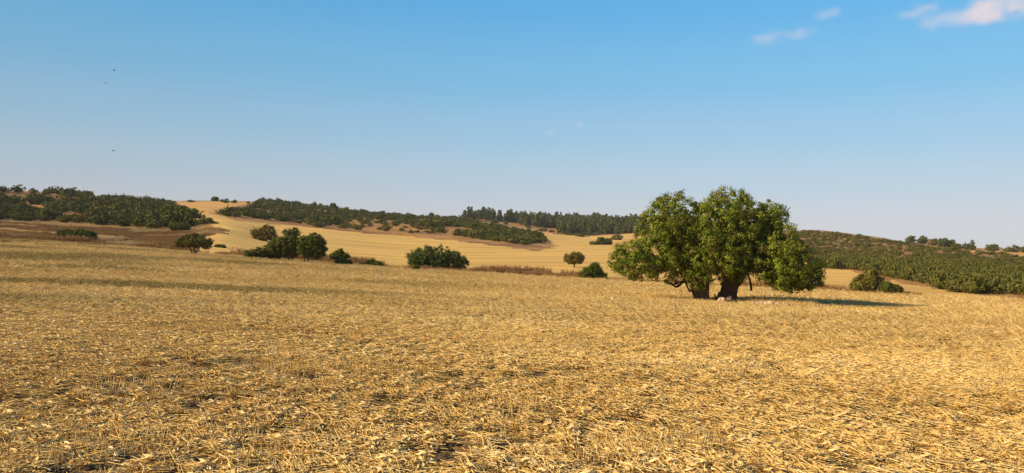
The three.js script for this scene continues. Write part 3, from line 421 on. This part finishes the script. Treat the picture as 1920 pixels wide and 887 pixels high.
function stubblePatch(seed, o) {                     // standing cut stalks in short rows
  const r = rng(seed), G = new Geo();
  for (let k = 0; k < o.n; k++) { const row = Math.round((r() - .5) * o.rows), x = (r() + r() - 1) * o.w, z = row * o.pitch + (r() - .5) * .05; if (vnoise(x * 3 + seed, row * 5, 3) < .3) continue; const c = pickStraw(r), tt = .8 + .4 * r(); stalk(G, V(x, -.01, z), V((r() - .5) * .7, 1, (r() - .5) * .7), o.h * (.5 + .6 * r()), o.rad, [c[0] * tt, c[1] * tt, c[2] * tt]); }
  return G.build();
}
const strawMat = new THREE.MeshPhysicalMaterial({ vertexColors: true, roughness: .8, specularIntensity: .2 });
const UP = V(0, 1, 0);
function sow(name, label, category, geos, mat, o) {   // copies over a ring sector of the field, with bare patches
  const r = rng(o.seed), lists = geos.map(() => []), cols = geos.map(() => []);
  const M = new THREE.Matrix4(), q = new THREE.Quaternion(), q2 = new THREE.Quaternion();
  for (let k = 0; k < o.count; k++) {
    const az = (o.az0 ?? -44) * D2R + r() * ((o.az1 ?? 44) - (o.az0 ?? -44)) * D2R, d = Math.sqrt(lerp(o.d0 ** 2, o.d1 ** 2, r())), x = Math.sin(az) * d, z = -Math.cos(az) * d, w = r(), sc = r(), turn = r(), v = Math.floor(r() * geos.length), tn = r();
    if (d > layerAt(0, az)[0] * .99) continue; if (o.keep && w > o.keep(x, z, d, az)) continue;
    const e = .4, nx = H(x - e, z) - H(x + e, z), nz = H(x, z - e) - H(x, z + e); q.setFromUnitVectors(UP, V(nx, 2 * e, nz).normalize()); q2.setFromAxisAngle(UP, (turn - .5) * (o.turn ?? 1) + (turn > .5 ? Math.PI : 0)); q.multiply(q2);
    const s = (o.s0 ?? .8) + sc * (o.s1 ?? .45); lists[v].push(M.compose(V(x, H(x, z) + (o.lift ?? 0), z), q, V(s, s * (o.sy ? o.sy(x, z) : 1), s)).clone());
    const c = o.color ? o.color(x, z, tn) : [1, 1, 1]; cols[v].push(C(...c));
  }
  geos.forEach((g, v) => { if (!lists[v].length) return; const im = new THREE.InstancedMesh(g, mat, lists[v].length); lists[v].forEach((m, k) => { im.setMatrixAt(k, m); im.setColorAt(k, cols[v][k]); }); im.name = numbered(name); im.castShadow = im.receiveShadow = true; scene.add(im); tag(im, label, category, label, 'stuff'); });
}
const weedy = (x, z) => sstep(.50, .64, fbm(x / 13 + 3, z / 5, 3, 73)) * sstep(2, -12, x) * sstep(20, 30, Math.hypot(x, z));   // olive bands towards the wooded slope
const strawTone = (x, z, t) => { const n = fbm(x / 6 + 2, z / 3, 3, 111), b = .80 + .3 * n + .14 * (t - .5), g = weedy(x, z), c = [b, b * lerp(.90, 1, n), b * lerp(.74, 1, n)]; return mixc(c, [.42, .42, .30], g * .8); };
const cover = (x, z, d) => sstep(.45, .545, thick(x, z) + .06 * sstep(-.4, .4, Math.atan2(x, -z)) + .08 * sstep(7, 20, d));
sow('straw_litter', 'loose pale straw lying in small heaps over the nearest ground', 'straw', [1, 2, 3, 4, 5, 6].map((k) => litterPatch(700 + k, { n: 60, w: .11, len: .17, rad: .0034, lean: .04, thick: .07, dome: 1, chaff: .55, cs: .028 })), strawMat, { seed: 801, count: 42000, d0: 2.4, d1: 19, keep: cover, color: strawTone, turn: 1.2 });
sow('straw_cover', 'matted straw over the middle of the stubble field', 'straw', [1, 2, 3, 4, 5].map((k) => litterPatch(720 + k, { n: 110, w: .4, len: .28, rad: .0042, lean: .1, thick: .1, dome: 1, chaff: .5, cs: .036 })), strawMat, { seed: 802, count: 36000, d0: 17, d1: 50, keep: (x, z, d) => sstep(.42, .56, fbm(x / .8, z / .55, 3, 125) + .06), color: strawTone });
sow('far_straw', 'pale straw over the far part of the stubble field', 'straw', [1, 2, 3, 4].map((k) => litterPatch(740 + k, { n: 800, w: 2.2, hole: .6, gap: .44, len: .4, rad: .008, lean: .2, thick: .1, chaff: .4, cs: .05 })), strawMat, { seed: 803, count: 7000, d0: 46, d1: 142, s0: .9, color: strawTone });
sow('standing_stubble', 'short upright stubble stalks left standing in rows', 'stubble', [1, 2, 3].map((k) => stubblePatch(760 + k, { n: 60, w: .45, rows: 3, pitch: .17, h: .13, rad: .0032 })), strawMat, { seed: 804, count: 2600, d0: 4, d1: 30, turn: .3, keep: (x, z) => sstep(.56, .68, fbm(x / 2.6 + 7, z / 1.6, 3, 131)), color: strawTone });
sow('standing_stubble', 'rows of upright stubble across the farther field', 'stubble', [1, 2, 3].map((k) => stubblePatch(770 + k, { n: 160, w: 1.2, rows: 8, pitch: .28, h: .17, rad: .006 })), strawMat, { seed: 805, count: 5200, d0: 26, d1: 140, turn: .3, keep: (x, z) => .35 + sstep(.45, .62, fbm(x / 12 + 7, z / 4, 3, 133)), color: strawTone });
{ // clods of dark soil between the straw
  const clodGeo = [1, 2, 3].map((s) => { const g = new THREE.IcosahedronGeometry(1, 2), p = g.attributes.position; for (let i = 0; i < p.count; i++) { const v = V(p.getX(i), p.getY(i), p.getZ(i)), k = .3 + 1.4 * fbm(v.x * 2.2 + s * 9 + 20, v.y * 1.6 + v.z * 1.3 + 20, 3, s); p.setXYZ(i, v.x * k, v.y * k * .6, v.z * k); } g.computeVertexNormals(); return g; });
  sow('soil_clods', 'dark clods of dry soil showing between the straw', 'soil', clodGeo, std({ color: C(.085, .043, .016), map: grainTex }), { seed: 806, count: 20000, d0: 2.2, d1: 26, s0: .01, s1: .032, turn: 6, keep: (x, z, d) => .15 + sstep(.52, .40, thick(x, z)), color: (x, z, t) => { const b = .7 + .7 * t; return [b, b, b]; } });
}
function weedTuft(seed, o) { const r = rng(seed), G = new Geo(); for (let k = 0; k < o.n; k++) { const a = r() * 6.28, q = Math.sqrt(r()) * o.w, c = o.pal[Math.floor(r() * o.pal.length)], tt = .75 + .5 * r(), col = [c[0] * tt, c[1] * tt, c[2] * tt], h = o.h * (.45 + .65 * r()), p = V(Math.cos(a) * q, -.02, Math.sin(a) * q), dir = V(Math.cos(a) * .35 + (r() - .5) * .5, 1, Math.sin(a) * .35 + (r() - .5) * .5); stalk(G, p, dir, h, o.rad, col); if (o.leaf) for (let l = 0; l < o.leaf; l++) { const pp = p.clone().addScaledVector(dir, h * (.3 + .7 * r())), d = rndDir(r), b = rndDir(r).cross(d).normalize(); G.quad(pp, d.multiplyScalar(o.ls), b.multiplyScalar(o.ls * .5), col); } } return G.build(); }
const greenWeeds = [1, 2, 3].map((k) => weedTuft(840 + k, { n: 26, w: .28, h: .14, rad: .004, leaf: 5, ls: .022, pal: [[.20, .17, .04], [.26, .20, .05], [.32, .22, .07]] }));
sow('low_weeds', 'low olive weeds growing in bands through the stubble', 'weeds', greenWeeds, strawMat, { seed: 807, count: 9000, d0: 20, d1: 90, az1: 4, s0: .5, keep: (x, z) => weedy(x, z) * .8, turn: 6 });
const dryTall = [1, 2, 3].map((k) => weedTuft(850 + k, { n: 34, w: .3, h: .38, rad: .004, leaf: 1, ls: .03, pal: [[.72, .52, .24], [.60, .40, .16], [.5, .3, .11]] }));
sow('dry_grass', 'scattered tufts of tall dry grass in the stubble', 'grass', dryTall, strawMat, { seed: 808, count: 420, d0: 9, d1: 80, keep: (x, z) => sstep(.5, .66, fbm(x / 8 + 4, z / 5, 3, 151)), turn: 6 });
{ // weeds along the far edge of the field, and dry grass by the stones
  const pal = [[.30, .15, .06], [.38, .21, .085], [.24, .12, .05], [.50, .33, .13]], geos = [1, 2, 3, 4].map((k) => weedTuft(860 + k, { n: 60, w: .55, h: .7, rad: .009, leaf: 4, ls: .05, pal })), r = rng(91), list = geos.map(() => []), list2 = dryTall.map(() => []), M = new THREE.Matrix4(), q = new THREE.Quaternion();
  for (let k = 0; k < 5600; k++) {
    const x = -80 + r() * 2080, p0 = at(x, 480, 100), az = Math.atan2(p0.x, -p0.z), dB = layerAt(0, az)[0], thick = x < 330 ? 9 : x < 440 ? 8 : x < 1100 ? 11 : 6, d = dB + r() * r() * thick - .8, X = Math.sin(az) * d, Z = -Math.cos(az) * d, n = fbm(X / 7, Z / 5 + 3, 3, 161); r();
    const want = x < 330 ? .55 : x < 1090 ? .9 : x < 1500 ? .25 : .45; if (r() > want * sstep(.36, .58, n)) continue;
    const s = (.35 + .75 * r()) * (x > 1100 ? .7 : 1) * (.7 + .8 * sstep(.5, .7, n)); list[Math.floor(r() * 4)].push(M.compose(V(X, H(X, Z) - .02, Z), q.setFromAxisAngle(UP, r() * 6), V(s, s, s)).clone());
  }
  geos.forEach((g, v) => { const im = new THREE.InstancedMesh(g, strawMat, list[v].length); list[v].forEach((m, k) => im.setMatrixAt(k, m)); im.name = numbered('dry_weeds'); im.castShadow = im.receiveShadow = true; scene.add(im); tag(im, 'red brown dry weeds along the far edge of the stubble field', 'weeds', 'weeds along the field edge', 'stuff'); });
  for (let k = 0; k < 260; k++) { const x = 1400 + 130 * Math.pow(r(), 1.1), y = lerp(568, 579, (x - 1400) / 130) + (r() - .5) * 5 + (r() < .25 ? -8 : 0), g = ground(r() < .12 ? lerp(1250, 1300, r()) : x, y), s = .25 + .75 * r(); list2[k % 3].push(M.compose(V(g.x, g.y - .01, g.z), q.setFromAxisAngle(UP, r() * 6), V(s * .7, s, s * .7)).clone()); }
  dryTall.forEach((g, v) => { const im = new THREE.InstancedMesh(g, strawMat, list2[v].length); list2[v].forEach((m, k) => im.setMatrixAt(k, m)); im.name = numbered('dry_grass'); im.castShadow = im.receiveShadow = true; scene.add(im); tag(im, 'pale dry grass standing along the stones in the shade of the big tree', 'grass', 'dry grass along the stones', 'stuff'); });
  { // dry weeds over the fallow strip and tufts over the bare hillside
    const fr = rng(97), fl = geos.map(() => []), xs = POLY.fallow.map((p) => p[0]), zs = POLY.fallow.map((p) => p[1]), x0 = Math.min(...xs), x1 = Math.max(...xs), z0 = Math.min(...zs), z1 = Math.max(...zs);
    for (let k = 0; k < 26000; k++) { const X = lerp(x0, x1, fr()), Z = lerp(z0, z1, fr()), w = fr(), s = .3 + .7 * fr(), v = Math.floor(fr() * 4); if (!inside(POLY.fallow, X, Z) || w > sstep(.42, .64, fbm(X / 9, Z / 6, 3, 171))) continue; fl[v].push(M.compose(V(X, H(X, Z) - .02, Z), q.setFromAxisAngle(UP, w * 60), V(s, s * .6, s)).clone()); }
    geos.forEach((g, v) => { const im = new THREE.InstancedMesh(g, strawMat, fl[v].length); fl[v].forEach((m, k) => im.setMatrixAt(k, m)); im.name = numbered('fallow_weeds'); im.castShadow = im.receiveShadow = true; scene.add(im); tag(im, 'low brown weeds over the fallow strip below the wooded slope', 'weeds', 'weeds of the fallow strip', 'stuff'); });
  }
  // a few brown hummocks of brush on the edge
  const hum = [1, 2].map((k) => variantGeo(880 + k, [[.20, .115, .05], [.26, .15, .065], [.15, .095, .04]], { h: 1, clumps: 70, leaves: 12, size: .08, lobes: 4 }));
  [[941, 514, 10, 7, 'smallest round hummock of brown brush on the field edge'], [976, 516, 10, 11, 'tall hummock of brown brush on the field edge, close to a twin'], [987, 518, 9, 8, 'lower twin hummock of brown brush on the field edge'], [1008, 519, 16, 9, 'wide hummock of brown brush standing alone on the field edge'], [1052, 521, 22, 7, 'longest low hummock of brown brush near the ragged green bush'], [8, 456, 16, 8, 'red brown brush mound on the field edge below the wooded slope']].forEach(([x, y, w, h, lab], k) => { const g = ground(x, y, 50), m = mpp(g), o = mesh('brush_hummock', hum[k % 2], shrubMat); o.position.copy(g); o.position.y -= .05; o.scale.set(w * m * .7, h * m * 1.1, w * m * .6); o.rotation.y = k * 1.3; tag(o, lab, 'brush', 'brush hummocks on the field edge'); });
}

// ---------------------------------------------------------------- stones and small things
{
  const stoneMat = std({ map: grainTex, color: C(.66, .50, .32), bumpMap: clodTex, bumpScale: .02 }), brownMat = std({ map: grainTex, color: C(.42, .27, .17), bumpMap: clodTex, bumpScale: .03 }), whiteMat = std({ map: grainTex, color: C(.95, .92, .88) });
  const stoneGeo = (s) => { const g = new THREE.IcosahedronGeometry(1, 4), p = g.attributes.position, uv = g.attributes.uv; for (let i = 0; i < p.count; i++) { const v = V(p.getX(i), p.getY(i), p.getZ(i)), k = .55 + .9 * fbm(v.x * 1.3 + s * 5 + 20, v.y * 1.3 + v.z * 1.4 + s + 20, 4, s); uv.setXY(i, v.x * .7 + v.z * .3, v.y * .7 + v.z * .3); p.setXYZ(i, v.x * k, v.y * k, v.z * k); } g.computeVertexNormals(); return g; };
  const gs = [1, 2, 3, 4, 5].map(stoneGeo);
  [[1356, 569, 9, 6, 0, 'large pale rounded boulder leaning against the thick trunk'], [1368, 569, 6, 8, 1, 'upright brown stone between the boulder and the trunk'], [1377, 568, 3.6, 3, 0, 'small pale stone just beyond the upright brown stone'], [1387, 570, 3, 2, 0, 'tiny pale stone in the trunk shadow'], [1414, 573, 7, 4.4, 0, 'first flat pale stone of the row in the tree shade'], [1427, 574, 7.5, 4.6, 0, 'second pale stone of the row, beside the longest slab'], [1443, 575, 13, 6, 0, 'longest pale slab of the stone row'], [1459, 576, 7, 4.6, 0, 'pale stone of the row just past the longest slab'], [1474, 577, 8, 4.8, 0, 'last pale stone of the row among dry grass'], [1321, 562, 3.5, 2.4, 0, 'small pale stone at the foot of the thin stems'], [1340, 562, 4.5, 2.2, 0, 'flat pale stone between the thin stems and the thick trunk'], [790, 508, 3, 1.8, 0, 'little pale stone under the big rounded bush, outer one'], [810, 508, 4, 2, 0, 'pale stone under the middle of the big rounded bush'], [1797, 799, 15, 8, 1, 'reddish brown stone lying alone in the nearest straw'], [1129, 459, 4, 1.8, 2, 'white stone beside the dark bush in the valley field']].forEach(([x, y, w, h, k, lab], i) => { const g = ground(x, y, x === 1129 ? 100 : 3), m = mpp(g), o = mesh('stone', gs[i % 5], [stoneMat, brownMat, whiteMat][k]); o.position.copy(g); o.position.y += h * m * .55; o.scale.set(w * m * 1.1, h * m * 1.35, w * m * .85); o.rotation.y = (i * 1.7) % .6; tag(o, lab, 'stone', 'stones'); });
  // white scraps of sheet on the straw
  const scrap = (seed) => { const g = new THREE.PlaneGeometry(1, .6, 14, 8); g.rotateX(-Math.PI / 2); const p = g.attributes.position; for (let i = 0; i < p.count; i++) { const x = p.getX(i), z = p.getZ(i); p.setXYZ(i, x * (1 + .3 * (fbm(z * 3 + seed, 2, 2, seed) - .5)), .05 + .28 * fbm(x * 3 + seed, z * 3, 3, seed), z); } g.computeVertexNormals(); return g; };
  [[880, 537, 13, 'larger white crumpled scrap lying in the open stubble'], [829, 529, 7, 'smaller white crumpled scrap in the stubble below the big rounded bush'], [357, 521, 14, 'white crumpled scrap in the stubble below the thorn tree']].forEach(([x, y, w, lab], k) => { const g = ground(x, y), m = mpp(g), o = mesh('white_scrap', scrap(3 + k), std({ color: C(.8, .78, .74), side: THREE.DoubleSide })); o.position.copy(g); o.scale.set(w * m, w * m * .5, w * m * .8); o.rotation.y = k; tag(o, lab, 'litter', 'white scraps'); });
  // three birds high in the sky
  [[214, 132, 'small dark bird in the sky, highest of three'], [199, 156, 'small dark bird in the sky just below the highest one'], [212, 283, 'small dark bird low in the hazy sky']].forEach(([x, y, lab], k) => {
    const p = at(x, y, 110), G = new Geo(), col = [.03, .03, .032]; const b = [], rr = []; for (let i = 0; i <= 10; i++) { const t = i / 10; b.push(V((t - .5) * .34, .02 * Math.sin(t * 3), 0)); rr.push(.005 + .05 * Math.pow(Math.sin(Math.PI * Math.pow(t, .8)), 1.2)); } G.tube(b, rr, 8, col, 0);
    for (const s of [-1, 1]) { const n = G.p.length / 3; const pts = [[.06, 0, 0], [-.07, 0, 0], [.05, .07, .18 * s], [-.06, .07, .18 * s], [-.02, .03, .36 * s], [-.06, .03, .36 * s]]; for (const q of pts) { G.p.push(q[0], q[1] + .02, q[2]); G.c.push(...col); G.uv.push(0, 0); } G.i.push(n, n + 1, n + 2, n + 1, n + 3, n + 2, n + 2, n + 3, n + 4, n + 3, n + 5, n + 4); }
    const n = G.p.length / 3; for (const q of [[-.15, 0, 0], [-.27, .01, .05], [-.27, .01, -.05]]) { G.p.push(...q); G.c.push(...col); G.uv.push(0, 0); } G.i.push(n, n + 1, n + 2);
    const o = mesh('bird', G.build(), stemMat); o.position.copy(p); o.rotation.y = .9 + k; tag(o, lab, 'bird', 'birds in the sky');
  });
}

scene.fog = new THREE.FogExp2(C(.80, .82, .88), .0001);
renderer.render(scene, camera);
